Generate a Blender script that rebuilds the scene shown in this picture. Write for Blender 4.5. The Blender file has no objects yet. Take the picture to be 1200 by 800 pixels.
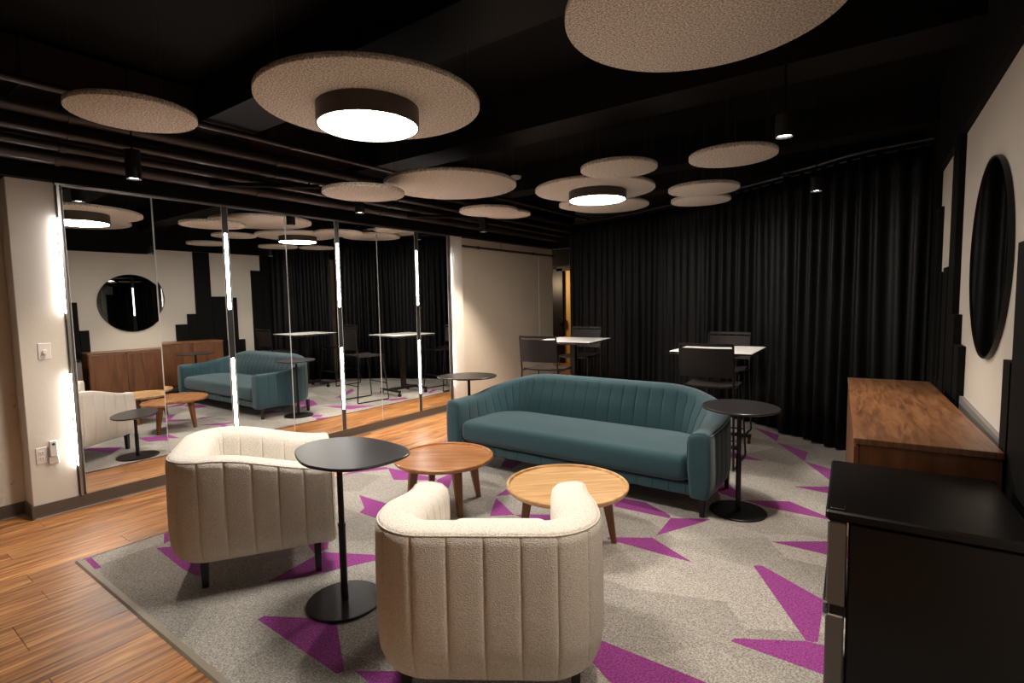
import bpy, math, random
from mathutils import Vector, Matrix
random.seed(7)
PI = math.pi
sc = bpy.context.scene
COL = sc.collection

# ------------------------------------------------------------------ camera
EYE = 1.5
def make_camera():
    yaw, pitch, roll = math.radians(36.0), math.radians(4.4), math.radians(-1.0)
    cam = bpy.data.cameras.new('camera')
    cam.sensor_width = 36.0
    cam.lens = 615.0 / 1200.0 * 36.0
    cam.clip_start = 0.02
    o = bpy.data.objects.new('camera', cam)
    fwd0 = Vector((-math.sin(yaw), math.cos(yaw), 0)); right0 = Vector((math.cos(yaw), math.sin(yaw), 0)); up0 = Vector((0, 0, 1))
    cp, sp = math.cos(pitch), math.sin(pitch)
    fwd = fwd0 * cp - up0 * sp
    up = fwd0 * sp + up0 * cp
    c, s = math.cos(roll), math.sin(roll)
    rx = right0 * c + up * s
    ry = -right0 * s + up * c
    m = Matrix((rx, ry, -fwd)).transposed().to_4x4()
    m.translation = Vector((0, 0, EYE))
    o.matrix_world = m
    COL.objects.link(o)
    sc.camera = o
make_camera()

# ------------------------------------------------------------------ world, exposure, main light levels
w = bpy.data.worlds.new('world'); sc.world = w; w.use_nodes = True
w.node_tree.nodes['Background'].inputs[0].default_value = (1.0, 0.85, 0.7, 1)
w.node_tree.nodes['Background'].inputs[1].default_value = 0.012
sc.view_settings.view_transform = 'Standard'
sc.view_settings.look = 'None'
sc.view_settings.exposure = 0.5
sc.view_settings.gamma = 1.0
sc.view_settings.use_curve_mapping = False
DRUM = 60.0        # drum lamp diffuser
STRIP = 34.0        # light strips in the mirror wall
SPOT = 75.0        # downlights
WARM = (1.0, 0.86, 0.72)

# ------------------------------------------------------------------ materials
MATS = {}
def nt(name):
    m = bpy.data.materials.new(name); m.use_nodes = True
    t = m.node_tree
    return m, t, t.nodes, t.links, t.nodes['Principled BSDF']
def plain(name, col, rough=0.5, metal=0.0, spec=0.5, bump=0.0, bscale=100.0, coat=0.0, var=0.0, vscale=5.0):
    if name in MATS: return MATS[name]
    m, t, n, l, p = nt(name)
    p.inputs['Base Color'].default_value = (*col, 1)
    p.inputs['Roughness'].default_value = rough
    p.inputs['Metallic'].default_value = metal
    p.inputs['Specular IOR Level'].default_value = spec
    p.inputs['Coat Weight'].default_value = coat
    tc = n.new('ShaderNodeTexCoord')
    if var > 0:
        no = n.new('ShaderNodeTexNoise'); no.inputs['Scale'].default_value = vscale; no.inputs['Detail'].default_value = 4
        l.new(tc.outputs['Object'], no.inputs['Vector'])
        mx = n.new('ShaderNodeMix'); mx.data_type = 'RGBA'
        mx.inputs['A'].default_value = (*[c * (1 - var) for c in col], 1); mx.inputs['B'].default_value = (*[min(1, c * (1 + var)) for c in col], 1)
        l.new(no.outputs['Fac'], mx.inputs['Factor']); l.new(mx.outputs['Result'], p.inputs['Base Color'])
    if bump > 0:
        no = n.new('ShaderNodeTexNoise'); no.inputs['Scale'].default_value = bscale; no.inputs['Detail'].default_value = 3
        l.new(tc.outputs['Object'], no.inputs['Vector'])
        b = n.new('ShaderNodeBump'); b.inputs['Strength'].default_value = bump; b.inputs['Distance'].default_value = 0.004
        l.new(no.outputs['Fac'], b.inputs['Height']); l.new(b.outputs['Normal'], p.inputs['Normal'])
    MATS[name] = m
    return m
def emit(name, col, strength):
    m = bpy.data.materials.new(name); m.use_nodes = True
    t = m.node_tree; t.nodes.clear()
    e = t.nodes.new('ShaderNodeEmission'); e.inputs[0].default_value = (*col, 1); e.inputs[1].default_value = strength
    o = t.nodes.new('ShaderNodeOutputMaterial'); t.links.new(e.outputs[0], o.inputs[0])
    return m
def ramp(n, stops):
    r = n.new('ShaderNodeValToRGB')
    while len(r.color_ramp.elements) < len(stops): r.color_ramp.elements.new(0.5)
    for e, (p, c) in zip(r.color_ramp.elements, stops):
        e.position = p; e.color = (*c, 1)
    return r
def wood(name, stops, rough=0.35, axis='Y', stretch=(14, 1.1, 14), random_tone=0.0, scale=1.0, coat=0.0, fig=2.0):
    m, t, n, l, p = nt(name)
    tc = n.new('ShaderNodeTexCoord'); oi = n.new('ShaderNodeObjectInfo')
    add = n.new('ShaderNodeVectorMath'); add.operation = 'ADD'
    mul = n.new('ShaderNodeVectorMath'); mul.operation = 'SCALE'; mul.inputs['Scale'].default_value = 37.0
    cb = n.new('ShaderNodeCombineXYZ')
    for k in range(3): l.new(oi.outputs['Random'], cb.inputs[k])
    l.new(cb.outputs[0], mul.inputs[0])
    l.new(tc.outputs['Object'], add.inputs[0]); l.new(mul.outputs[0], add.inputs[1])
    mp = n.new('ShaderNodeMapping'); mp.inputs['Scale'].default_value = [s * scale for s in stretch]
    l.new(add.outputs[0], mp.inputs['Vector'])
    no = n.new('ShaderNodeTexNoise'); no.inputs['Scale'].default_value = fig; no.inputs['Detail'].default_value = 7; no.inputs['Roughness'].default_value = 0.62; no.inputs['Distortion'].default_value = 0.7
    l.new(mp.outputs[0], no.inputs['Vector'])
    r = ramp(n, stops); l.new(no.outputs['Fac'], r.inputs[0])
    hv = n.new('ShaderNodeHueSaturation')
    mr = n.new('ShaderNodeMapRange'); mr.inputs['To Min'].default_value = 1 - random_tone; mr.inputs['To Max'].default_value = 1 + random_tone
    l.new(oi.outputs['Random'], mr.inputs['Value']); l.new(mr.outputs[0], hv.inputs['Value'])
    l.new(r.outputs[0], hv.inputs['Color']); l.new(hv.outputs[0], p.inputs['Base Color'])
    p.inputs['Roughness'].default_value = rough; p.inputs['Coat Weight'].default_value = coat
    b = n.new('ShaderNodeBump'); b.inputs['Strength'].default_value = 0.12; b.inputs['Distance'].default_value = 0.002
    l.new(no.outputs['Fac'], b.inputs['Height']); l.new(b.outputs[0], p.inputs['Normal'])
    return m
def fabric(name, c1, c2, wscale=260.0, bump=0.5, dist=0.003, rough=0.95, sheen=0.15, ns=(1, 1, 1)):
    m, t, n, l, p = nt(name)
    tc = n.new('ShaderNodeTexCoord')
    mp = n.new('ShaderNodeMapping'); mp.inputs['Scale'].default_value = ns
    l.new(tc.outputs['Object'], mp.inputs['Vector'])
    no = n.new('ShaderNodeTexNoise'); no.inputs['Scale'].default_value = wscale; no.inputs['Detail'].default_value = 3
    l.new(mp.outputs[0], no.inputs['Vector'])
    r = ramp(n, [(0.35, c1), (0.65, c2)]); l.new(no.outputs['Fac'], r.inputs[0])
    l.new(r.outputs[0], p.inputs['Base Color'])
    p.inputs['Roughness'].default_value = rough; p.inputs['Sheen Weight'].default_value = sheen; p.inputs['Specular IOR Level'].default_value = 0.2
    b = n.new('ShaderNodeBump'); b.inputs['Strength'].default_value = bump; b.inputs['Distance'].default_value = dist
    l.new(no.outputs['Fac'], b.inputs['Height']); l.new(b.outputs[0], p.inputs['Normal'])
    return m
def carpet_mat(name, c1, c2, tone):
    m, t, n, l, p = nt(name)
    tc = n.new('ShaderNodeTexCoord')
    no = n.new('ShaderNodeTexNoise'); no.inputs['Scale'].default_value = 130; no.inputs['Detail'].default_value = 3; no.inputs['Roughness'].default_value = 0.7
    l.new(tc.outputs['Object'], no.inputs['Vector'])
    r = ramp(n, [(0.36, c1), (0.64, c2)]); l.new(no.outputs['Fac'], r.inputs[0])
    last = r.outputs[0]
    if tone:
        mp = n.new('ShaderNodeMapping'); mp.inputs['Scale'].default_value = (1.0, 1.5, 0.0); mp.inputs['Rotation'].default_value = (0, 0, 0.5)
        l.new(tc.outputs['Object'], mp.inputs['Vector'])
        v = n.new('ShaderNodeTexVoronoi'); v.inputs['Scale'].default_value = 1.9; v.voronoi_dimensions = '2D'
        l.new(mp.outputs[0], v.inputs['Vector'])
        sep = n.new('ShaderNodeSeparateColor'); l.new(v.outputs['Color'], sep.inputs[0])
        mr = n.new('ShaderNodeMapRange'); mr.inputs['To Min'].default_value = 1 - tone; mr.inputs['To Max'].default_value = 1 + tone
        l.new(sep.outputs[0], mr.inputs['Value'])
        hv = n.new('ShaderNodeHueSaturation'); l.new(mr.outputs[0], hv.inputs['Value']); l.new(last, hv.inputs['Color'])
        last = hv.outputs[0]
    l.new(last, p.inputs['Base Color'])
    p.inputs['Roughness'].default_value = 1.0; p.inputs['Specular IOR Level'].default_value = 0.1; p.inputs['Sheen Weight'].default_value = 0.1
    b = n.new('ShaderNodeBump'); b.inputs['Strength'].default_value = 0.7; b.inputs['Distance'].default_value = 0.004
    l.new(no.outputs['Fac'], b.inputs['Height']); l.new(b.outputs[0], p.inputs['Normal'])
    return m
def speckle(name, c1, c2, scale):
    m, t, n, l, p = nt(name)
    tc = n.new('ShaderNodeTexCoord')
    no = n.new('ShaderNodeTexNoise'); no.inputs['Scale'].default_value = scale; no.inputs['Detail'].default_value = 4; no.inputs['Roughness'].default_value = 0.75
    l.new(tc.outputs['Object'], no.inputs['Vector'])
    r = ramp(n, [(0.36, c1), (0.60, c2)]); l.new(no.outputs['Fac'], r.inputs[0]); l.new(r.outputs[0], p.inputs['Base Color'])
    p.inputs['Roughness'].default_value = 1.0; p.inputs['Specular IOR Level'].default_value = 0.1
    b = n.new('ShaderNodeBump'); b.inputs['Strength'].default_value = 0.8; b.inputs['Distance'].default_value = 0.006
    l.new(no.outputs['Fac'], b.inputs['Height']); l.new(b.outputs[0], p.inputs['Normal'])
    return m
def chipped(name):
    m, t, n, l, p = nt(name)
    tc = n.new('ShaderNodeTexCoord')
    no = n.new('ShaderNodeTexNoise'); no.inputs['Scale'].default_value = 7; no.inputs['Detail'].default_value = 8; no.inputs['Roughness'].default_value = 0.7
    l.new(tc.outputs['Object'], no.inputs['Vector'])
    r = ramp(n, [(0.0, (0.16, 0.10, 0.06)), (0.33, (0.22, 0.15, 0.1)), (0.37, (0.78, 0.72, 0.64)), (1.0, (0.84, 0.79, 0.71))])
    l.new(no.outputs['Fac'], r.inputs[0]); l.new(r.outputs[0], p.inputs['Base Color'])
    p.inputs['Roughness'].default_value = 0.7
    b = n.new('ShaderNodeBump'); b.inputs['Strength'].default_value = 0.6; b.inputs['Distance'].default_value = 0.01
    l.new(no.outputs['Fac'], b.inputs['Height']); l.new(b.outputs[0], p.inputs['Normal'])
    return m

M_white = plain('white_paint', (0.66, 0.61, 0.54), 0.6, bump=0.15, bscale=60)
M_block = plain('painted_block', (0.64, 0.57, 0.47), 0.6, bump=0.35, bscale=45, var=0.04, vscale=8)
M_rough = chipped('chipped_paint')
M_black = plain('black_ceiling_paint', (0.003, 0.0025, 0.0022), 0.75, spec=0.15, bump=0.3, bscale=30)
M_beam = plain('dark_beam_paint', (0.0055, 0.0045, 0.004), 0.65, spec=0.2, bump=0.2, bscale=20)
M_duct = plain('dark_duct_paint', (0.022, 0.014, 0.012), 0.34, bump=0.1, bscale=20)
M_blackwall = plain('black_wall_paint', (0.0045, 0.004, 0.0035), 0.7, spec=0.15)
M_base = plain('brown_rubber_base', (0.105, 0.080, 0.064), 0.45)
M_basecap = plain('grey_base_edge', (0.30, 0.27, 0.24), 0.45)
M_greytrim = plain('grey_trim_paint', (0.22, 0.21, 0.20), 0.6)
M_mirror = plain('mirror_silver', (0.86, 0.87, 0.86), 0.0, metal=1.0)
M_darkmirror = plain('smoked_mirror_silver', (0.16, 0.165, 0.165), 0.0, metal=1.0)
M_chrome = plain('chrome', (0.75, 0.75, 0.75), 0.12, metal=1.0)
M_chan = plain('dark_channel_metal', (0.13, 0.13, 0.135), 0.3, metal=0.9)
M_edgeglass = plain('ground_glass_edge', (0.75, 0.77, 0.77), 0.35, metal=0.3)
M_alu = plain('brushed_aluminium', (0.45, 0.45, 0.46), 0.3, metal=1.0)
M_blackmetal = plain('black_powder_coat', (0.009, 0.0085, 0.0085), 0.4, spec=0.35, bump=0.05, bscale=300)
M_blacktop = plain('black_tabletop', (0.020, 0.019, 0.020), 0.33, coat=0.0, bump=0.03, bscale=300)
M_bronze = plain('dark_bronze_housing', (0.060, 0.048, 0.040), 0.42, metal=0.3)
M_stool = plain('dark_plastic', (0.018, 0.014, 0.013), 0.45, spec=0.35)
M_blackleg = plain('black_stained_leg', (0.012, 0.010, 0.009), 0.4)
M_fridge = plain('black_fridge_enamel', (0.0035, 0.003, 0.003), 0.30, spec=0.3, bump=0.05, bscale=200)
M_silver = plain('brushed_silver_door', (0.16, 0.145, 0.135), 0.4, metal=0.6)
M_laminate = plain('white_laminate', (0.88, 0.87, 0.85), 0.3)
M_cover = plain('white_plate_plastic', (0.76, 0.72, 0.68), 0.3)
M_slot = plain('dark_slot', (0.03, 0.03, 0.03), 0.5)
M_cable = plain('steel_cable', (0.12, 0.11, 0.10), 0.4, metal=0.6)
M_gold = plain('yellow_ochre_paint', (0.75, 0.48, 0.15), 0.5)
M_floor = wood('bamboo_plank', [(0.32, (0.10, 0.032, 0.010)), (0.43, (0.26, 0.10, 0.030)), (0.53, (0.42, 0.185, 0.060)), (0.68, (0.62, 0.34, 0.13))], 0.42, stretch=(20, 1.1, 20), random_tone=0.18, coat=0.0)
M_sub = plain('underlay_dark', (0.10, 0.045, 0.02), 0.8)
M_walnut = wood('walnut_veneer', [(0.30, (0.075, 0.030, 0.012)), (0.45, (0.15, 0.064, 0.027)), (0.58, (0.22, 0.10, 0.043)), (0.75, (0.29, 0.145, 0.066))], 0.36, stretch=(14, 1.6, 3), fig=2.8)
M_walnutside = wood('walnut_front_veneer', [(0.28, (0.06, 0.022, 0.008)), (0.5, (0.14, 0.052, 0.018)), (0.75, (0.21, 0.085, 0.03))], 0.42, stretch=(6, 6, 0.8), fig=2.2)
M_oak1 = wood('warm_brown_tabletop_wood', [(0.3, (0.26, 0.095, 0.032)), (0.5, (0.42, 0.175, 0.062)), (0.72, (0.60, 0.30, 0.12))], 0.28, stretch=(1.2, 10, 4), fig=2.0, coat=0.2)
M_oak2 = wood('honey_tabletop_wood', [(0.3, (0.46, 0.235, 0.095)), (0.5, (0.62, 0.36, 0.16)), (0.72, (0.78, 0.52, 0.26))], 0.28, stretch=(1.2, 12, 4), fig=2.0, coat=0.2)
M_leg = wood('brown_leg_wood', [(0.3, (0.13, 0.048, 0.016)), (0.6, (0.25, 0.10, 0.036)), (0.8, (0.31, 0.135, 0.05))], 0.35, stretch=(8, 8, 1.2))
M_cream = fabric('cream_boucle', (0.68, 0.62, 0.54), (0.90, 0.85, 0.78), 170, 0.8, 0.006, ns=(1, 1, 1.6))
M_teal = fabric('teal_woven', (0.018, 0.048, 0.060), (0.042, 0.096, 0.115), 420, 0.4, 0.002, sheen=0.25)
M_curtain = fabric('black_drape', (0.002, 0.0019, 0.0022), (0.0045, 0.0044, 0.0052), 300, 0.2, 0.001, rough=0.5, sheen=0.0)
M_carpet = carpet_mat('grey_carpet', (0.175, 0.165, 0.150), (0.50, 0.47, 0.43), 0.22)
M_purple = carpet_mat('purple_carpet', (0.15, 0.022, 0.13), (0.38, 0.075, 0.33), 0)
M_edge = plain('beige_transition_strip', (0.26, 0.22, 0.17), 0.5)
M_felt = speckle('wood_wool_felt', (0.20, 0.155, 0.115), (0.95, 0.86, 0.76), 105)
E_drum = emit('drum_diffuser_glow', (1.0, 0.92, 0.81), DRUM)
E_strip = emit('strip_glow', (1.0, 0.94, 0.90), STRIP)
E_spot = emit('downlight_glow', (1.0, 0.93, 0.85), 14.0)

# ------------------------------------------------------------------ helpers
class MB:
    def __init__(s): s.v = []; s.f = []; s.sm = []
    def add(s, vs, fs, smooth=False):
        b = len(s.v); s.v += [tuple(v) for v in vs]; s.f += [tuple(b + i for i in f) for f in fs]; s.sm += [smooth] * len(fs); return s
    def box(s, x0, x1, y0, y1, z0, z1, bev=0.0):
        if bev <= 0:
            vs = [(x, y, z) for z in (z0, z1) for y in (y0, y1) for x in (x0, x1)]
            return s.add(vs, [(0, 2, 3, 1), (4, 5, 7, 6), (0, 1, 5, 4), (2, 6, 7, 3), (0, 4, 6, 2), (1, 3, 7, 5)])
        b = bev
        def ring(x0, x1, y0, y1, z, c): return [(x0 + c, y0, z), (x1 - c, y0, z), (x1, y0 + c, z), (x1, y1 - c, z), (x1 - c, y1, z), (x0 + c, y1, z), (x0, y1 - c, z), (x0, y0 + c, z)]
        rings = [ring(x0 + b, x1 - b, y0 + b, y1 - b, z0, b * 0.3), ring(x0, x1, y0, y1, z0 + b, b), ring(x0, x1, y0, y1, z1 - b, b), ring(x0 + b, x1 - b, y0 + b, y1 - b, z1, b * 0.3)]
        return s.loft(rings, cap=True)
    def loft(s, rings, cap=True, closed=True, smooth=False):
        n = len(rings[0]); vs = [p for r in rings for p in r]; fs = []
        for i in range(len(rings) - 1):
            for j in range(n if closed else n - 1):
                k = (j + 1) % n
                fs.append((i * n + j, i * n + k, (i + 1) * n + k, (i + 1) * n + j))
        s.add(vs, fs, smooth)
        if cap:
            b = len(s.v) - len(vs)
            s.f.append(tuple(b + j for j in reversed(range(n)))); s.sm.append(False)
            s.f.append(tuple(b + (len(rings) - 1) * n + j for j in range(n))); s.sm.append(False)
        return s
    def cyl(s, p0, p1, r0, r1=None, n=16, cap=True, smooth=True, ph=0.0):
        r1 = r0 if r1 is None else r1
        p0 = Vector(p0); p1 = Vector(p1); d = (p1 - p0).normalized()
        a = Vector((1, 0, 0)) if abs(d.x) < 0.9 else Vector((0, 1, 0))
        u = d.cross(a).normalized(); v = d.cross(u)
        if abs(d.z) > 0.7: u = Vector((1, 0, 0)); u = (u - d * u.dot(d)).normalized(); v = d.cross(u)
        R = []
        for p, r in ((p0, r0), (p1, r1)):
            R.append([p + (u * math.cos(ph + 2 * PI * k / n) + v * math.sin(ph + 2 * PI * k / n)) * r for k in range(n)])
        return s.loft(R, cap=cap, smooth=smooth)
    def lathe(s, prof, n=48, smooth=True, c=(0, 0)):
        R = [[(c[0] + r * math.cos(2 * PI * k / n), c[1] + r * math.sin(2 * PI * k / n), z) for k in range(n)] for r, z in prof]
        return s.loft(R, cap=True, smooth=smooth)
    def tube(s, pts, r, n=10, closed=False, smooth=True):
        pts = [Vector(p) for p in pts]; m = len(pts); R = []; up = Vector((0, 0, 1)); prev = None
        for i, p in enumerate(pts):
            if closed: d = pts[(i + 1) % m] - pts[i - 1]
            else: d = pts[min(i + 1, m - 1)] - pts[max(i - 1, 0)]
            d.normalize()
            if prev is None:
                a = up if abs(d.z) < 0.95 else Vector((1, 0, 0)); u = d.cross(a).normalized()
            else:
                u = prev - d * prev.dot(d); u.normalize()
            prev = u; v = d.cross(u)
            R.append([p + (u * math.cos(2 * PI * k / n) + v * math.sin(2 * PI * k / n)) * r for k in range(n)])
        if closed: R.append(R[0])
        return s.loft(R, cap=not closed, smooth=smooth)
    def build(s, name, mat, parent=None, auto=None):
        me = bpy.data.meshes.new(name); me.from_pydata([tuple(v) for v in s.v], [], s.f); me.update()
        me.materials.append(mat)
        me.polygons.foreach_set('use_smooth', s.sm)
        # sharp creases for smooth shading
        o = bpy.data.objects.new(name, me); COL.objects.link(o)
        if any(s.sm):
            try: me.set_sharp_from_angle(angle=math.radians(auto if auto else 38))
            except Exception: pass
        if parent is not None: o.parent = parent
        return o
def empty(name, loc, rz=0.0):
    o = bpy.data.objects.new(name, None); o.location = loc; o.rotation_euler = (0, 0, rz); o.empty_display_size = 0.1
    COL.objects.link(o); return o
def tag(o, label, cat, group=None):
    o['label'] = label; o['category'] = cat
    if group: o['group'] = group
    return o
def struct(o, label):
    o['kind'] = 'structure'; o['label'] = label; return o
def copy_tree(o, parent=None):
    c = o.copy(); COL.objects.link(c); c.parent = parent
    for ch in list(o.children):
        d = ch.copy(); COL.objects.link(d); d.parent = c
        for g in list(ch.children):
            e = g.copy(); COL.objects.link(e); e.parent = d
    return c
def smooth01(t): t = max(0.0, min(1.0, t)); return t * t * (3 - 2 * t)

# ------------------------------------------------------------------ ROOM SHELL
CEIL = 3.2
XL = -5.0                     # plane of the left wall, mirrors stand 6 cm proud of it
def wx(y): return 0.49 - 0.035 * y   # face of the slightly skewed right wall
floor = struct(MB().box(-9.0, 1.2, -2.2, 12.2, -0.10, -0.015).build('floor', M_sub), 'orange-brown wood plank floor along the mirror wall')
# planks run along the room; rows of 150 mm boards, pieces share a few meshes
PW, PL = 0.150, 1.22
plank_cache = {}
def plank_mesh(L):
    key = round(L, 3)
    if key in plank_cache: return plank_cache[key]
    mb = MB().box(-PW / 2 + 0.0007, PW / 2 - 0.0007, 0.0008, L - 0.0008, -0.016, 0.0, 0.0012)
    me = bpy.data.meshes.new('plank'); me.from_pydata(mb.v, [], mb.f); me.materials.append(M_floor); plank_cache[key] = me
    return me
CX0, CY0 = -3.87, 0.925       # carpet corner
nrow = int(math.ceil((0.6 + 5.14) / PW))
for r_ in range(nrow):
    x = -5.14 + (r_ + 0.5) * PW
    y_end = 8.6 if x - PW / 2 < CX0 else CY0 + 0.02
    y = -0.7 - random.choice([0.0, 0.3, 0.55, 0.8, 1.05])
    while y < y_end - 0.03:
        a_, b_ = max(y, -0.7), min(y + PL, y_end)
        if b_ - a_ > 0.03:
            o = bpy.data.objects.new('plank', plank_mesh(b_ - a_)); COL.objects.link(o); o.parent = floor
            o.location = (x, a_, 0)
        y += PL
struct(MB().box(-5.14, -9.0, 8.6, 12.2, -0.016, 0.0).build('trim_0', M_floor), 'plain wood floor of the far passage')
struct(MB().box(-9.0, 1.2, -2.2, 12.2, CEIL, CEIL + 0.1).build('ceiling', M_black), 'black painted open ceiling above the hanging discs')

wl = MB().box(XL - 0.12, XL, 1.0, 8.16, 0, CEIL)
struct(wl.build('wall_left', M_block), 'cream painted masonry wall beyond the last mirror')
struct(MB().box(-5.26, -5.14, -2.2, 1.06, 0, CEIL).build('wall_left_recess', M_rough), 'chipped cream recessed wall at the left edge')
struct(MB().box(-5.14, -4.94, 0.935, 1.195, 0, 2.41, 0.004).build('wall_left_pillar', M_white), 'white pillar with switch and outlet beside first mirror')
struct(MB().box(-5.02, -4.94, 5.375, 5.64, 0, 2.41, 0.004).build('wall_left_far_pillar', M_white), 'brightly lit white pilaster at the far end of the mirrors')
struct(MB().box(-5.02, -4.995, 7.70, 7.73, 0, 2.38).add([], []).build('trim_1', M_white), 'thin vertical white trim on the cream wall')
struct(MB().box(-5.26, -4.88, -2.2, 8.16, 2.41, 2.505).box(-5.26, -4.98, -2.2, 8.16, 2.50, CEIL).build('trim_2', M_black), 'black bulkhead above the mirrors')
struct(MB().box(-4.965, -4.925, 1.2, 5.37, 2.395, 2.412).build('trim_3', M_alu), 'thin grey metal head channel along the top of the mirrors')
# front wall behind the camera, back wall in the passage, right wall
struct(MB().box(-5.3, 1.2, -2.3, -2.2, 0, CEIL).build('wall_front', M_blackwall), 'black wall behind the viewer')
struct(MB().box(-9.0, 1.2, 11.0, 11.1, 0, CEIL).build('wall_back', M_block), 'cream wall at the end of the far passage')
struct(MB().box(-9.1, -9.0, 8.16, 11.1, 0, CEIL).build('wall_back_left', M_block), 'cream side wall of the far passage')
wr = MB()
a, b = -2.2, 11.0
wr.add([(wx(a), a, 0), (wx(b), b, 0), (wx(b) + 0.12, b, 0), (wx(a) + 0.12, a, 0), (wx(a), a, 2.50), (wx(b), b, 2.50), (wx(b) + 0.12, b, 2.50), (wx(a) + 0.12, a, 2.50)],
       [(0, 1, 5, 4), (1, 2, 6, 5), (2, 3, 7, 6), (3, 0, 4, 7), (4, 5, 6, 7), (0, 3, 2, 1)])
struct(wr.build('wall_right', M_white), 'white wall behind the sideboard with round mirror')
def wall_box(mb, y0, y1, z0, z1, d0, d1):
    vs = []
    for z in (z0, z1):
        for y, d in ((y0, d0), (y1, d0), (y1, d1), (y0, d1)): vs.append((wx(y) - d, y, z))
    mb.add(vs, [(0, 1, 5, 4), (1, 2, 6, 5), (2, 3, 7, 6), (3, 0, 4, 7), (4, 5, 6, 7), (0, 3, 2, 1)])
    return mb
struct(wall_box(MB(), -2.2, 11.0, 2.48, CEIL, -0.1, 0.035).build('trim_4', M_black), 'black painted band along the top of the right wall')
struct(wall_box(MB(), 2.78, 4.0, 0.82, 0.90, 0.0, 0.02).build('trim_5', M_greytrim), 'grey rail low on the right wall')
# baseboards
def baseb(name, x, y0, y1, lab, mat=M_base):
    mb = MB().box(x, x + 0.012, y0, y1, 0, 0.093)
    mb.box(x, x + 0.022, y0, y1, 0, 0.016)
    o = struct(mb.build(name, mat), lab)
    MB().box(x + 0.012, x + 0.032, y0, y1, 0.0, 0.006).build('base_edge', M_basecap, o)
    return o
baseb('baseboard_left', -4.94, 0.935, 5.64, 'dark brown rubber baseboard under the mirrors')
baseb('baseboard_left_recess', -5.14, -2.2, 0.93, 'dark brown baseboard in the recess at left')
baseb('baseboard_left_far', -5.0, 5.64, 8.16, 'dark brown baseboard along the cream wall')
struct(MB().box(-5.14, -4.915, 0.922, 0.935, 0, 0.093).build('baseboard_pillar', M_base), 'dark brown baseboard around the pillar corner')
# black downstand beams across the room
for i, (y0, y1, z) in enumerate([(0.2, 0.45, 2.95), (1.95, 2.35, 2.90), (3.55, 3.9, 2.86), (5.6, 5.9, 2.9), (7.0, 7.3, 2.95)]):
    struct(MB().box(-5.0, 0.6, y0, y1, z, CEIL).build('trim_%d' % (6 + i), M_beam), 'black painted beam crossing the ceiling')

# far passage: door with ochre leaf and black frame
dr = struct(MB().box(-6.40, -5.05, 10.9, 11.0, 0, 2.25).build('door_1', M_gold), 'ochre door leaf seen through the gap beside the curtain')
MB().box(-7.6, -6.36, 10.82, 10.9, 0, 2.25).box(-6.52, -5.0, 10.82, 10.9, 2.19, 2.30).build('door_frame', M_blackmetal, dr)
MB().box(-6.44, -6.34, 10.76, 10.82, 0.95, 1.1).build('door_handle', M_blackmetal, dr)

struct(MB().box(-9.0, 0.6, 10.3, 10.6, 2.28, CEIL).build('trim_11', M_black), 'black bulkhead over the passage door')
struct(MB().box(-9.0, -4.62, 8.16, 8.3, 2.42, CEIL).build('trim_12', M_black), 'black light-blocking panel added over the passage entrance')  # added blocker, keeps the passage light from spilling onto the main ceiling
# ------------------------------------------------------------------ pipes and ducts above the mirror wall
def pipe(x, z, r, y0, y1, lab, mat=M_duct, name='ceiling_pipe'):
    t = empty(name, (x, y0, z))
    MB().cyl((0, 0, 0), (0, y1 - y0, 0), r, n=20).build('pipe_run', mat, t)
    y = 0.35
    while y < y1 - y0:
        MB().cyl((0, y - 0.018, 0), (0, y + 0.018, 0), r + 0.007, n=20).build('coupling', mat, t)
        y += 1.45
    y = 0.9
    while y < y1 - y0:
        MB().cyl((0, y, r), (0, y, CEIL - z), 0.004, n=6).build('hanger_rod', M_black, t)
        y += 2.1
    return tag(t, lab, 'pipe', 'pipes above the mirror wall')
pipe(-4.83, 2.565, 0.052, -0.6, 8.1, 'thick dark pipe lying just over the bulkhead above the mirrors')
pipe(-4.84, 2.685, 0.046, -0.6, 8.1, 'dark pipe directly above the lowest one over the mirrors')
pipe(-4.84, 2.80, 0.050, -0.6, 8.1, 'dark pipe third up from the bulkhead against the wall')
pipe(-4.70, 2.615, 0.030, -0.6, 8.1, 'slim dark conduit in front of the lowest thick pipe')
pipe(-4.65, 2.715, 0.050, -0.6, 8.1, 'thick dark pipe in front of the stacked wall pipes')
pipe(-4.50, 2.66, 0.026, -0.6, 8.1, 'thin dark conduit just behind the left row of downlights')
pipe(-4.47, 2.775, 0.044, -0.6, 8.1, 'dark pipe over the left row of downlights')
pipe(-4.24, 2.86, 0.024, -0.6, 8.1, 'thin dark conduit farthest out from the mirror wall')
pipe(-4.93, 2.285, 0.016, 5.64, 8.1, 'thin dark pipe running along the top of the cream wall')
pipe(-5.10, 2.30, 0.016, -0.6, 0.93, 'thin dark pipe along the recessed wall at the left edge')
t = empty('air_duct', (-4.65, 2.0, 3.045))
MB().box(-0.26, 0.26, -2.6, 4.9, -0.13, 0.13, 0.01).build('duct_body', M_duct, t)
for k in range(6): MB().box(-0.275, 0.275, -2.3 + k * 1.25, -2.27 + k * 1.25, -0.145, 0.145).build('duct_flange', M_duct, t)
tag(t, 'rectangular black air duct tight to the ceiling above the pipes', 'duct')
t = empty('cross_brace', (-4.45, 2.62, 2.54))
MB().tube([(-0.30, -0.42, 0.0), (0.22, 0.28, 0.02)], 0.02, 8).build('brace_bar', M_black, t)
for s_ in (-0.29, 0.21): MB().cyl((s_, s_ * 0.9, 0.0), (s_, s_ * 0.9, 0.04), 0.008, n=8).build('hanger_rod', M_black, t)
tag(t, 'black diagonal brace crossing under the pipes near the second mirror', 'brace')
t = empty('cross_brace', (-4.45, 4.9, 2.54))
MB().tube([(-0.30, -0.45, 0.0), (0.22, 0.35, 0.02)], 0.02, 8).build('brace_bar', M_black, t)
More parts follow.
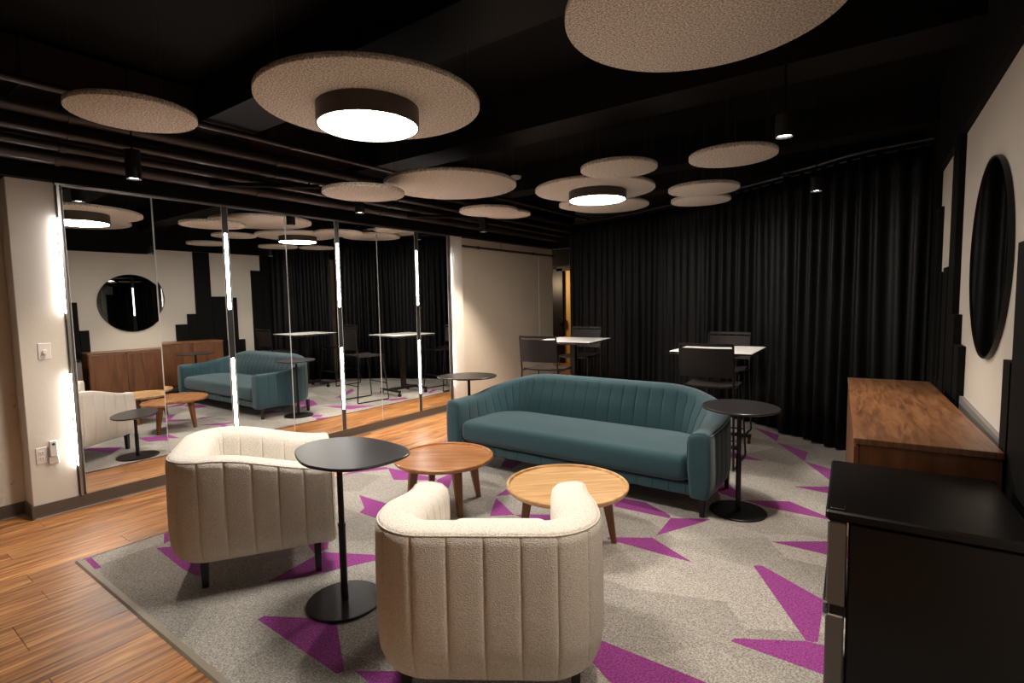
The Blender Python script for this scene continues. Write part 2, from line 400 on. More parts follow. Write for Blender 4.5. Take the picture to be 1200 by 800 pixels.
for s_ in (-0.29, 0.21): MB().cyl((s_, s_, 0.0), (s_, s_, 0.04), 0.008, n=8).build('hanger_rod', M_black, t)
tag(t, 'black diagonal brace crossing under the pipes near the far pilaster', 'brace')

# ------------------------------------------------------------------ mirror wall
EDGES = [1.215, 1.815, 2.392, 2.978, 3.578, 4.125, 4.757, 5.355]
mlabs = ['tall wall mirror beside the white pillar, reflecting the round mirror and cream armchair',
         'tall wall mirror second from the pillar, reflecting the wooden sideboard',
         'tall wall mirror third from the pillar, reflecting the middle of the teal sofa',
         'tall wall mirror fourth from the pillar, between the seam and the third light strip',
         'tall wall mirror fifth from the pillar, with the third light strip on its left',
         'tall wall mirror sixth from the pillar, reflecting half the white bar table',
         'tall wall mirror last of seven, beside the lit pilaster']
def pane(name, y0, y1, z0, z1, tilt=0.0):
    t = empty(name, (-4.94, (y0 + y1) / 2, (z0 + z1) / 2))
    h = (y1 - y0) / 2; v = (z1 - z0) / 2
    o = MB().box(-0.006, 0.0, -h, h, -v, v).build('mirror_glass', M_mirror, t)
    e = MB().box(-0.03, 0.003, h - 0.0024, h, -v, v).box(-0.03, 0.003, -h, -h + 0.0024, -v, v)
    e.build('polished_edge', M_edgeglass, t)
    MB().box(-0.040, -0.0065, -h + 0.002, h - 0.002, -v, v).build('backing', M_blackwall, t)
    t.rotation_euler = (0, tilt, 0)
    return t
for i in range(7):
    y0 = EDGES[i] + (0.026 if i in (0, 2, 4, 6) else 0.001); y1 = EDGES[i + 1] - (0.026 if i in (1, 3, 5, 6) else 0.001)
    p = pane('wall_mirror', y0, y1, 0.094, 2.396, -0.008 if i == 0 else 0.0)
    tag(p, mlabs[i], 'mirror', 'tall mirrors along the left wall')
slabs = ['vertical light strip between the white pillar and the first mirror', 'vertical light strip between second and third mirrors, seen against the sofa reflection',
         'vertical light strip between fourth and fifth mirrors, left of the reflected stool', 'vertical light strip between sixth and seventh mirrors',
         'vertical light strip between the last mirror and the lit pilaster']
for i, y in enumerate([1.213, 2.392, 3.578, 4.757, 5.360]):
    t = empty('light_strip', (-4.94, y, 0.094))
    if 0 < i < 4:
        MB().box(-0.03, 0.001, -0.024, 0.024, 0, 2.302).build('channel', M_chan, t)
        for z0, z1 in ((0.235, 0.925), (1.375, 2.065)): MB().box(0.001, 0.0028, -0.0135, 0.0135, z0, z1, 0.0008).build('diffuser', E_strip, t)
    else:
        sg = -1 if i == 0 else 1
        MB().box(-0.03, 0.026, -0.008, 0.008, 0, 2.302).build('channel', M_alu, t)
        for z0, z1 in ((0.235, 0.925), (1.375, 2.065)): MB().box(0.003, 0.023, sg * 0.0095 - 0.0015, sg * 0.0095 + 0.0015, z0, z1, 0.0005).build('diffuser', E_strip, t)
    tag(t, slabs[i], 'light strip', 'light strips in the mirror wall')

# switch, outlet, adapter on the pillar
t = empty('light_switch', (-4.94, 1.068, 1.198))
MB().box(0, 0.006, -0.036, 0.036, -0.058, 0.058, 0.002).build('cover_plate', M_cover, t)
MB().cyl((0.006, 0, -0.004), (0.026, 0, -0.004), 0.017, 0.014, 20).build('dimmer_knob', M_cover, t)
tag(t, 'white dimmer switch plate with round knob on the pillar', 'switch')
t = empty('wall_outlet', (-4.94, 1.032, 0.448))
MB().box(0, 0.006, -0.06, 0.06, -0.058, 0.058, 0.002).build('cover_plate', M_cover, t)
for yy in (-0.03, 0.03):
    for zz in (-0.02, 0.02):
        o = MB().box(0.006, 0.0085, yy - 0.016, yy + 0.016, zz - 0.014, zz + 0.014, 0.001).build('socket', M_cover, t)
        MB().box(0.0085, 0.0095, yy - 0.008, yy - 0.005, zz - 0.006, zz + 0.006).box(0.0085, 0.0095, yy + 0.005, yy + 0.008, zz - 0.006, zz + 0.006).build('slot', M_slot, o)
tag(t, 'white double wall outlet low on the pillar', 'outlet')
t = empty('plug_adapter', (-4.931, 1.066, 0.478))
MB().box(0, 0.03, -0.022, 0.022, -0.045, 0.07, 0.004).build('adapter_body', M_cover, t)
MB().cyl((0.03, 0, 0.045), (0.032, 0, 0.045), 0.009, n=16).build('sensor_eye', M_slot, t)
M_clear = plain('translucent_plastic', (0.72, 0.68, 0.62), 0.2)
MB().box(0.0, 0.018, -0.030, 0.030, -0.10, -0.045, 0.004).build('lower_housing', M_clear, t)
tag(t, 'small white plug-in device with dark sensor in the right half of the outlet', 'adapter')

# ------------------------------------------------------------------ right wall: black skyline panels and round mirror
plabs = ['tall black wall panel at the frame edge behind the refrigerator', 'low black wall panel just past the refrigerator',
         'lower black step panel right of the tall column above the sideboard', 'second black step panel right beside the tall column',
         'full-height black column panel left of the round mirror', 'shoulder-high black panel left of the full-height column',
         'short black panel under the first narrow white gap', 'narrow black upright between two white gaps',
         'short black panel under the wide white gap', 'lowest black panel beside the sofa-side upright', 'tall black panel next to the curtain end', 'full-height black panel behind the curtain end']
for i, (y0, y1, z1) in enumerate([(2.30, 2.65, 1.68), (2.655, 2.77, 1.24), (4.0, 4.19, 1.19), (4.193, 4.34, 1.37), (4.343, 4.61, 2.475), (4.613, 4.85, 1.68), (4.853, 4.99, 0.86), (4.993, 5.06, 1.66), (5.063, 5.18, 0.86), (5.183, 5.36, 0.61), (5.363, 5.55, 2.18), (5.553, 6.3, 2.475)]):
    d = 0.035 + (0.004 if i % 2 else 0)
    o = wall_box(MB(), y0, y1, 0.0, z1, 0.0, d)
    p = o.build('wall_panel', M_blackwall)
    tag(p, plabs[i], 'wall panel', 'black skyline panels on the right wall')
t = empty('round_mirror', (wx(3.38), 3.38, 1.66), math.atan(0.035))
n = 72; R0 = 0.475
mbm = MB(); 
def ringx(x, r): return [(x, r * math.cos(2 * PI * k / n), r * math.sin(2 * PI * k / n)) for k in range(n)]
mbm.loft([ringx(-0.004, R0 - 0.008), ringx(-0.014, R0 - 0.008), ringx(-0.014, 0.002)], cap=True).build('mirror_glass', M_darkmirror, t)
MB().loft([ringx(-0.001, R0 - 0.008), ringx(-0.020, R0 - 0.008), ringx(-0.020, R0), ringx(-0.001, R0), ringx(-0.001, R0 - 0.008)], cap=False).build('rim', M_blackmetal, t)
tag(t, 'large round dark mirror on the right wall above the sideboard', 'mirror')

# ------------------------------------------------------------------ carpet
carpet = empty('carpet', (0, 0, 0))
MB().add([(CX0, CY0, 0.0006), (wx(CY0) - 0.01, CY0, 0.0006), (wx(8.6) - 0.01, 8.6, 0.0006), (CX0, 8.6, 0.0006), (CX0, CY0, 0.006), (wx(CY0) - 0.01, CY0, 0.006), (wx(8.6) - 0.01, 8.6, 0.006), (CX0, 8.6, 0.006)], [(0, 1, 5, 4), (1, 2, 6, 5), (2, 3, 7, 6), (3, 0, 4, 7), (4, 5, 6, 7), (0, 3, 2, 1)]).build('carpet_field', M_carpet, carpet)
inlays = [[(-3.862, 0.94), (-3.862, 0.969), (-3.665, 0.961), (-3.668, 0.933)],
[(-3.862, 1.413), (-3.722, 1.364), (-3.695, 1.295), (-3.862, 1.36)],
[(-3.671, 1.244), (-3.597, 1.32), (-3.281, 1.387), (-3.053, 1.257), (-3.107, 1.23), (-3.248, 1.223)],
[(-2.411, 1.213), (-2.414, 1.244), (-2.102, 1.429), (-1.772, 1.232), (-1.78, 1.203)],
[(-2.701, 1.421), (-2.745, 1.747), (-2.74, 1.802), (-2.464, 1.95), (-2.332, 2.013), (-2.405, 1.902), (-2.579, 1.568)],
[(-3.24, 1.9), (-3.05, 2.07), (-2.76, 1.84), (-2.775, 1.76)],
[(-1.734, 1.255), (-1.562, 1.371), (-1.354, 1.286), (-1.535, 1.237)],
[(-3.862, 2.739), (-3.862, 2.985), (-3.703, 3.118), (-3.655, 3.091), (-3.81, 2.864)],
[(-3.69, 3.116), (-3.464, 3.124), (-3.095, 3.143), (-3.084, 3.105), (-3.386, 2.918)],
[(-3.08, 3.143), (-3.091, 3.372), (-2.805, 2.948), (-3.07, 3.1)],
[(-3.34, 2.527), (-3.047, 2.531), (-2.869, 2.532), (-2.695, 2.313), (-2.888, 2.311), (-3.056, 2.31), (-3.095, 2.383)],
[(-2.433, 3.1), (-2.459, 3.349), (-2.349, 3.197)],
[(-2.409, 3.073), (-2.11, 2.892), (-2.237, 2.778)],
[(-2.1, 2.895), (-2.046, 2.943), (-1.819, 3.076), (-1.812, 2.95), (-1.957, 2.854)],
[(-1.625, 3.494), (-1.621, 3.596), (-1.428, 3.608), (-1.2, 3.476), (-1.188, 3.429), (-1.586, 3.41)],
[(-1.184, 3.436), (-0.954, 3.57), (-0.986, 3.489), (-1.17, 3.127)],
[(-1.411, 2.932), (-1.179, 3.081), (-0.882, 2.912), (-0.976, 2.908), (-1.401, 2.909)],
[(-1.266, 6.443), (-0.954, 6.202), (-0.934, 5.914)],
[(-0.927, 5.875), (-0.621, 5.662), (-0.607, 5.32)],
[(-0.603, 5.309), (-0.338, 5.162), (-0.284, 4.659), (-0.326, 4.776)],
[(-0.589, 4.553), (-0.209, 4.797), (-0.195, 4.53), (-0.307, 4.532)],
[(-1.359, 5.26), (-1.187, 5.267), (-0.912, 5.136), (-1.226, 5.046)],
[(-1.078, 4.437), (-0.876, 4.092), (-0.87, 4.031), (-1.058, 4.109)],
[(-0.85, 4.043), (-0.57, 4.199), (-0.283, 4.015), (-0.323, 3.989), (-0.68, 3.997)],
[(-0.558, 3.432), (-0.152, 3.712), (-0.138, 3.442), (-0.236, 3.429)],
[(-0.587, 3.061), (-0.547, 3.087), (-0.231, 2.891), (-0.219, 2.515), (-0.261, 2.495)],
[(-0.529, 2.311), (-0.519, 2.34), (-0.261, 2.493), (-0.166, 2.510), (-0.15, 2.31), (-0.177, 2.303)],
[(-0.995, 1.997), (-0.554, 1.997), (-0.471, 1.989), (-0.631, 1.787), (-0.857, 1.788), (-0.969, 1.855)],
[(-3.862, 3.93), (-3.862, 4.15), (-3.753, 3.999)],
[(-2.996, 4.02), (-2.751, 3.942), (-2.713, 3.7), (-2.832, 3.68)],
[(-3.457, 4.053), (-3.655, 4.174), (-3.74, 4.08), (-3.69, 4.0)],
[(-2.178, 4.287), (-2.546, 4.748), (-2.945, 4.561), (-3.056, 4.204), (-2.8, 4.45)],
[(-3.1, 4.536), (-3.335, 4.713), (-3.771, 4.975), (-3.67, 4.596)],
[(-2.715, 5.033), (-2.165, 5.765), (-2.393, 5.653), (-2.745, 5.145)],
[(-3.52, 5.327), (-3.647, 5.669), (-3.761, 5.635), (-3.703, 5.355)],
[(-3.647, 6.161), (-3.491, 6.45), (-3.6, 6.453), (-3.725, 6.142)]]
for pts in inlays:
    a = sum(pts[i][0] * pts[(i + 1) % len(pts)][1] - pts[(i + 1) % len(pts)][0] * pts[i][1] for i in range(len(pts)))
    if a < 0: pts = pts[::-1]
    MB().loft([[(x, y, 0.002) for x, y in pts], [(x, y, 0.0068) for x, y in pts]], cap=True).build('carpet_inlay', M_purple, carpet)
MB().add([(CX0 - 0.012, CY0 - 0.032, 0.001), (0.40, CY0 - 0.032, 0.001), (0.40, CY0 - 0.022, 0.009), (CX0 - 0.012, CY0 - 0.022, 0.009), (0.40, CY0 + 0.004, 0.010), (CX0 - 0.012, CY0 + 0.004, 0.010), (CX0 - 0.012, CY0 + 0.004, 0.001), (0.40, CY0 + 0.004, 0.001)],
         [(0, 1, 2, 3), (3, 2, 4, 5), (0, 3, 5, 6), (1, 7, 4, 2), (4, 7, 6, 5)]).build('edge_strip', M_edge, carpet)
MB().box(CX0 - 0.006, CX0, CY0, 8.6, 0.0004, 0.0075).build('side_edging', plain('carpet_side_edge', (0.10, 0.05, 0.09), 0.6), carpet)
tag(carpet, 'grey patchwork carpet with purple shards beside the wood floor', 'carpet')

# ------------------------------------------------------------------ upholstered barrel shell
def u_path(W, D, Rc, s):
    L1 = D - Rc; La = PI / 2 * Rc; Lb = W - 2 * Rc
    if s < L1: return Vector((-W / 2, -D / 2 + s)), Vector((-1, 0))
    s -= L1
    if s < La:
        a = s / Rc
        n = Vector((-math.cos(a), math.sin(a))); return Vector((-W / 2 + Rc, D / 2 - Rc)) + n * Rc, n
    s -= La
    if s < Lb: return Vector((-W / 2 + Rc + s, D / 2)), Vector((0, 1))
    s -= Lb
    if s < La:
        a = s / Rc
        n = Vector((math.sin(a), math.cos(a))); return Vector((W / 2 - Rc, D / 2 - Rc)) + n * Rc, n
    s -= La
    return Vector((W / 2, D / 2 - Rc - s)), Vector((1, 0))
def shell(P):
    W, D, Rc, t, h0, h1, z0, zs, sp = [P[k] for k in ('W', 'D', 'Rc', 't', 'h0', 'h1', 'z0', 'zs', 'sp')]
    L = 2 * (D - Rc) + PI * Rc + (W - 2 * Rc)
    nch = max(3, round(L / sp)); ch = L / nch
    def height(p, s=None):
        if 'arch' in P: return h1 - (h1 - h0) * smooth01((abs(s - L / 2) - P['arch'][0]) / (P['arch'][1] - P['arch'][0]))
        return h0 + (h1 - h0) * smooth01((p.y + D / 2) / (D * P.get('rise', 0.8)))
    fr = [0.0, 0.035, 0.09, 0.2, 0.35, 0.5, 0.65, 0.8, 0.91, 0.965]
    samples = [(c + f) * ch for c in range(nch) for f in fr] + [L]
    def disp(s):
        f = (s / ch) % 1.0
        e = min(f, 1 - f)
        return 0.0035 * (4 * f * (1 - f)) ** 0.5 - 0.0065 * math.exp(-(e / 0.03) ** 2)
    bulge = P.get('bulge', 0.05)
    def section(s, shrink=0.0, adv=0.0):
        p, n = u_path(W, D, Rc, s); h = height(p, s); d = disp(s)
        if s < 0.002 or s > L - 0.002: d = 0
        back = smooth01((p.y + D / 2) / (D * 0.9))
        lean = P['lean'] * back           # inside of the back leans forward towards the seat
        hs = h - z0; ro = P.get('roll', 0.0)
        prof = [(bulge * 1.5, z0, 0), (bulge * 0.8, z0 + 0.006, 0), (bulge * 0.38, z0 + 0.03, .5), (bulge * 0.12, z0 + 0.075, 1), (0.0, z0 + 0.15, 1), (0.0, z0 + hs * 0.5, 1), (0.002, z0 + hs * 0.72, 1), (0.004, h - 0.045 - ro, 1), (0.006, h - 0.020 - ro, 0.8),
                (0.012, h - 0.013 - ro, 0), (0.012, h - 0.009 - ro, 0), (0.024, h - 0.003 - ro * 0.4, 0), (0.045, h + 0.001, 0), (t * 0.55, h, 0), (t * 0.85, h - 0.010, 0), (t + 0.004, h - 0.035, 0.3), (t + 0.012, h - 0.075, 0.9), (t + 0.012 + lean * 0.5, h - 0.16, 1), (t + 0.012 + lean, max(zs, h - 0.3), 1), (t + 0.012 + lean, zs - 0.06, 0), (t * 0.98, z0 + 0.06, 0), (t * 0.94, z0 + 0.004, 0)]
        pts = []
        zc = (z0 + h) / 2; oc = t / 2
        for o, z, g in prof:
            inner = o > t
            dd = d * g
            off = o - dd if not inner else o + dd
            if shrink:
                off = oc + (off - oc) * (1 - shrink / (t / 2)) if not inner or True else off
                z = zc + (z - zc) * (1 - shrink / ((h - z0) / 2))
            q = p - n * off
            pts.append((q.x, q.y - adv, z))
        return pts
    rings = []
    for sh, ad in ((0.03, 0.030), (0.016, 0.027), (0.006, 0.018)): rings.append(section(0.0, sh, ad))
    for s in samples: rings.append(section(s))
    for sh, ad in ((0.006, 0.018), (0.016, 0.027), (0.03, 0.030)): rings.append(section(L, sh, ad))
    mb = MB(); mb.loft(rings, cap=True, smooth=True)
    # piping along the upper outer edge
    pip = []
    k = 0
    while k <= 160:
        s = L * k / 160; p, n = u_path(W, D, Rc, s); h = height(p, s); q = p - n * 0.011; pip.append((q.x, q.y, h - 0.011 - P.get('roll', 0.0))); k += 1
    # piping down both arm fronts
    fronts = []
    for s, sx in ((0.0, -1), (L, 1)):
        sec = section(s, 0.004, 0.016)
        fronts.append([(x, y, z) for x, y, z in sec[2:20]])
    return mb, pip, fronts
def cushion(x0, x1, y0, y1, z0, z1, rb, rf, edge, crown=0.02, n=14):
    # rounded slab: plan outline with back corner radius rb and front corner radius rf
    out = []
    def arc(cx, cy, r, a0):
        for k in range(n): out.append((cx + r * math.cos(a0 + PI / 2 * k / (n - 1)), cy + r * math.sin(a0 + PI / 2 * k / (n - 1))))
    arc(x1 - rb, y1 - rb, rb, 0); arc(x0 + rb, y1 - rb, rb, PI / 2); arc(x0 + rf, y0 + rf, rf, PI); arc(x1 - rf, y0 + rf, rf, 1.5 * PI)
    cx, cy = (x0 + x1) / 2, (y0 + y1) / 2
    def ins(d, z):
        r = []
        for x, y in out:
            sx = (abs(x - cx) - d) / max(abs(x - cx), 1e-6) if abs(x - cx) > d else 0
            sy = (abs(y - cy) - d) / max(abs(y - cy), 1e-6) if abs(y - cy) > d else 0
            r.append((cx + (x - cx) * (1 - d / ((x1 - x0) / 2)), cy + (y - cy) * (1 - d / ((y1 - y0) / 2)), z))
        return r
    rings = []
    e = edge
    for k in range(7):
        a = PI / 2 * k / 6; rings.append(ins(e * (1 - math.sin(a)), z0 + e * (1 - math.cos(a))))
    for k in range(7):
        a = PI / 2 * k / 6; rings.append(ins(e * (1 - math.cos(a)), z1 - e + e * math.sin(a)))
    m = min(x1 - x0, y1 - y0) / 2
    for k in range(1, 6): rings.append(ins(e + (m - e) * k / 6, z1 + crown * math.sin(PI / 2 * k / 6)))
    return MB().loft(rings, cap=True, smooth=True)
def leg_block(x, y, z1, a, b, r=0.0):
    # tapered square leg from floor to z1
    mb = MB()
    mb.loft([[(x - b, y - b, 0.0), (x + b, y - b, 0.0), (x + b, y + b, 0.0), (x - b, y + b, 0.0)], [(x - a, y - a, z1), (x + a, y - a, z1), (x + a, y + a, z1), (x - a, y + a, z1)]], cap=True)
    return mb
def make_armchair(loc, rz, label):
    t = empty('armchair', loc, rz)
    P = dict(W=0.855, D=0.81, Rc=0.215, t=0.165, h0=0.605, h1=0.71, z0=0.15, zs=0.42, sp=0.125, lean=0.015, bulge=0.06, rise=0.75)
    mb, pip, fr = shell(P)
    s = mb.build('shell', M_cream, t, auto=70)
    MB().tube(pip, 0.0032, 8).build('piping', M_cream, s)
    for f in fr: MB().tube(f, 0.0035, 6).build('front_piping', M_cream, s)
    MB().box(-0.34, 0.34, -0.405, 0.24, 0.165, 0.27, 0.02).build('seat_base', M_cream, t)
    cushion(-0.244, 0.244, -0.425, 0.215, 0.265, 0.43, 0.16, 0.05, 0.045, 0.022).build('seat_cushion', M_cream, t)
    for sx in (-1, 1):
        for y in (-0.33, 0.235):
            leg_block(sx * (0.37 if y < 0 else 0.32), y, 0.175, 0.019, 0.015).build('leg', M_blackleg, t)
    return tag(t, label, 'armchair', 'cream armchairs')
def face(dx, dy): return math.atan2(dy, dx) + PI / 2    # local front is -y
make_armchair((-3.07, 1.58, 0.0072), face(0.54, 0.84), 'cream channel-tufted armchair on the left, seen from its side, behind the black side table')
make_armchair((-1.32, 1.66, 0.0072), face(-0.55, 0.835), 'cream channel-tufted armchair in the foreground, seen from behind')

# sofa
t = empty('sofa', (-2.115, 3.955, 0.0072), 0.0)
P = dict(W=2.36, D=0.90, Rc=0.46, t=0.150, h0=0.600, h1=0.775, z0=0.14, zs=0.40, sp=0.118, lean=0.09, bulge=0.035, arch=(0.55, 1.65), roll=0.014)
mb, pip, fr = shell(P)
s = mb.build('shell', M_teal, t, auto=70)
MB().tube(pip, 0.004, 8).build('piping', M_teal, s)
for f in fr: MB().tube(f, 0.0026, 6).build('front_piping', M_teal, s)
rail = MB().box(-1.06, 1.06, -0.43, 0.26, 0.145, 0.235, 0.012)
for k in range(17): pass
rl = rail.build('seat_rail', M_teal, t)
for k in range(18):
    x = -1.0 + k * 2.0 / 17
    MB().box(x - 0.0015, x + 0.0015, -0.4325, -0.42, 0.15, 0.23).build('rail_seam', plain('teal_seam', (0.012, 0.045, 0.055), 0.9), rl)
cushion(-1.022, 1.022, -0.470, 0.235, 0.232, 0.425, 0.30, 0.07, 0.06, 0.03).build('seat_cushion', M_teal, t)
for sx in (-1, 1):
    for y in (-0.385, 0.28):
        leg_block(sx * 1.10, y, 0.16, 0.018, 0.014).build('leg', M_blackleg, t)
tag(t, 'long teal curved-back sofa with channelled back, behind the coffee tables', 'sofa')

# ------------------------------------------------------------------ side tables
TOP = [(-0.181, -0.124), (0.0, -0.198), (0.136, -0.196), (0.248, -0.150), (0.312, -0.066), (0.330, 0.060), (0.312, 0.170), (0.232, 0.240), (0.078, 0.270), (-0.11, 0.266), (-0.247, 0.190), (-0.305, 0.065), (-0.270, -0.045)]
def catmull(pts, m=6):
    out = []; n = len(pts)
    for i in range(n):
        p0, p1, p2, p3 = [Vector(pts[(i + k) % n]) for k in (-1, 0, 1, 2)]
        for j in range(m):
            u = j / m
            out.append(0.5 * ((2 * p1) + (p2 - p0) * u + (2 * p0 - 5 * p1 + 4 * p2 - p3) * u * u + (3 * p1 - p0 - 3 * p2 + p3) * u ** 3))
    return out
def pebble(a, b, corner, rot):
    # rounded D / pick outline
    out = []
    for k in range(60):
        th = 2 * PI * k / 60
        r = 1.0 + corner * max(0.0, math.cos(th)) ** 6 * 0.5 + 0.04 * math.cos(2 * th + 0.6)
        x, y = a * r * math.cos(th), b * r * math.sin(th)
        out.append(Vector((x * math.cos(rot) - y * math.sin(rot), x * math.sin(rot) + y * math.cos(rot))))
    return out
def side_table(loc, h, outline, label, base_r=0.185):
    t = empty('side_table', loc)
    th = 0.016
    def r(d, z):
        c = sum(outline, Vector((0, 0))) / len(outline)
        return [(*(c + (p - c) * (1 - d / 0.25)), z) for p in outline]
    MB().loft([r(0.006, h - th), r(0.0, h - th + 0.004), r(0.0, h - 0.003), r(0.003, h)], cap=True, smooth=True).build('tabletop', M_blacktop, t, auto=30)
    MB().cyl((0, 0, 0.012), (0, 0, h * 0.52), 0.0175, n=24).build('pole', M_blackmetal, t)
    MB().cyl((0, 0, h * 0.50), (0, 0, h - th), 0.0145, n=24).build('inner_pole', M_blackmetal, t)
    MB().cyl((0, 0, h * 0.515), (0, 0, h * 0.53), 0.0195, n=24).build('collar', M_blackmetal, t)
    MB().lathe([(base_r - 0.004, 0.0), (base_r, 0.003), (base_r, 0.009), (base_r - 0.004, 0.012)], 64).build('base_plate', M_blackmetal, t, auto=30)
    MB().box(-0.09, 0.09, -0.05, 0.05, h - th - 0.008, h - th, 0.001).build('mounting_plate', M_blackmetal, t)
    return tag(t, label, 'side table', 'black side tables')
side_table((-2.19, 1.545, 0.0075), 0.765, catmull(TOP), 'tall black side table between the two cream armchairs')
side_table((-0.835, 3.80, 0.0075), 0.745, pebble(0.235, 0.275, 0.10, 0.2), 'black side table at the right arm of the teal sofa')
side_table((-3.42, 3.96, 0.0075), 0.757, pebble(0.27, 0.25, 0.25, 3.9), 'black side table at the left arm of the teal sofa')
side_table((-3.66, 2.00, 0.0075), 0.44, pebble(0.30, 0.20, 0.3, 0.6), 'low black side table seen only in the first mirror')

# ------------------------------------------------------------------ coffee tables
def coffee_table(loc, R, h, phase, mat, label, rot):
    t = empty('coffee_table', loc)
    top = MB().lathe([(R - 0.05, h - 0.030), (R - 0.010, h - 0.022), (R, h - 0.008), (R, h + 0.004), (R - 0.004, h + 0.008), (R - 0.016, h + 0.008), (R - 0.020, h + 0.003), (R - 0.021, h - 0.006)], 96).build('tabletop', mat, t, auto=35)
    top.rotation_euler = (0, 0, rot)
    for k in range(4):
        a = phase + k * PI / 2
        c, s_ = math.cos(a), math.sin(a)
        top_c = Vector((c * R * 0.62, s_ * R * 0.62, h - 0.028)); bot = Vector((c * R * 0.76, s_ * R * 0.76, 0.0))
        rings = []
        for q in range(5):
            u = q / 4; p = bot.lerp(top_c, u); hw = 0.0155 + 0.016 * u
            rings.append([p + Vector((math.cos(a + PI / 4 + j * PI / 2 + dj) * hw * 1.3, math.sin(a + PI / 4 + j * PI / 2 + dj) * hw * 1.3, 0)) for j in range(4) for dj in (-0.18, 0.18)])
        MB().loft(rings, cap=True, smooth=False).build('leg', M_leg, t)
    cr = MB()
    for k in range(2):
        a = phase + k * PI / 2; c, s_ = math.cos(a), math.sin(a); q = R * 0.6; nx, ny = -s_ * 0.013, c * 0.013
        cr.add([(-c * q + nx, -s_ * q + ny, h - 0.055), (c * q + nx, s_ * q + ny, h - 0.055), (c * q - nx, s_ * q - ny, h - 0.055), (-c * q - nx, -s_ * q - ny, h - 0.055),
                (-c * q + nx, -s_ * q + ny, h - 0.028), (c * q + nx, s_ * q + ny, h - 0.028), (c * q - nx, s_ * q - ny, h - 0.028), (-c * q - nx, -s_ * q - ny, h - 0.028)],
               [(0, 1, 5, 4), (1, 2, 6, 5), (2, 3, 7, 6), (3, 0, 4, 7), (4, 5, 6, 7), (0, 3, 2, 1)])
    cr.build('cross_rail', M_leg, t)
    return tag(t, label, 'coffee table', 'round wooden coffee tables')
coffee_table((-2.65, 2.765, 0.0072), 0.365, 0.362, math.radians(66), M_oak1, 'darker brown round wooden coffee table, left of the pair', 0.6)
coffee_table((-1.60, 2.755, 0.0072), 0.375, 0.362, math.radians(28), M_oak2, 'lighter honey round wooden coffee table, right of the pair, behind the foreground armchair', 0.75)

# ------------------------------------------------------------------ bar tables
def bar_table(loc, rz, label):
    t = empty('bar_table', loc, rz)
    w_, d_ = 0.37, 0.40; h = 0.985
    MB().box(-w_, w_, -d_, d_, h - 0.024, h, 0.003).build('tabletop', M_laminate, t)
    MB().box(-w_ - 0.002, w_ + 0.002, -d_ - 0.002, d_ + 0.002, h - 0.022, h - 0.004).build('edge_band', M_blackmetal, t)
    MB().box(-0.035, 0.035, -0.035, 0.035, 0.10, h - 0.06, 0.004).build('column', M_blackmetal, t)
    MB().box(-0.20, 0.20, -0.10, 0.10, h - 0.065, h - 0.024, 0.004).build('tilt_mechanism', M_blackmetal, t)
    MB().box(-0.03, 0.03, -0.26, 0.26, 0.075, 0.115, 0.004).build('base_bar', M_blackmetal, t)
    for s_ in (-1, 1):
        b = MB().box(-0.27, 0.27, s_ * 0.26 - 0.022, s_ * 0.26 + 0.022, 0.065, 0.098, 0.006).build('foot_bar', M_blackmetal, t)
        for sx in (-1, 1):
            c = MB().cyl((sx * 0.25 - 0.012, s_ * 0.26, 0.028), (sx * 0.25 + 0.012, s_ * 0.26, 0.028), 0.028, n=20)
            c.cyl((sx * 0.25, s_ * 0.26, 0.045), (sx * 0.25, s_ * 0.26, 0.07), 0.012, n=10)
            c.build('caster', M_blackmetal, b)
    return tag(t, label, 'table', 'white-topped bar tables')
bar_table((-3.33, 5.93, 0.0072), math.radians(7), 'white-topped bar table near the cream wall, with stool at each side')
bar_table((-1.39, 5.40, 0.0072), math.radians(2), 'white-topped bar table in front of the black curtain, right of the sofa')

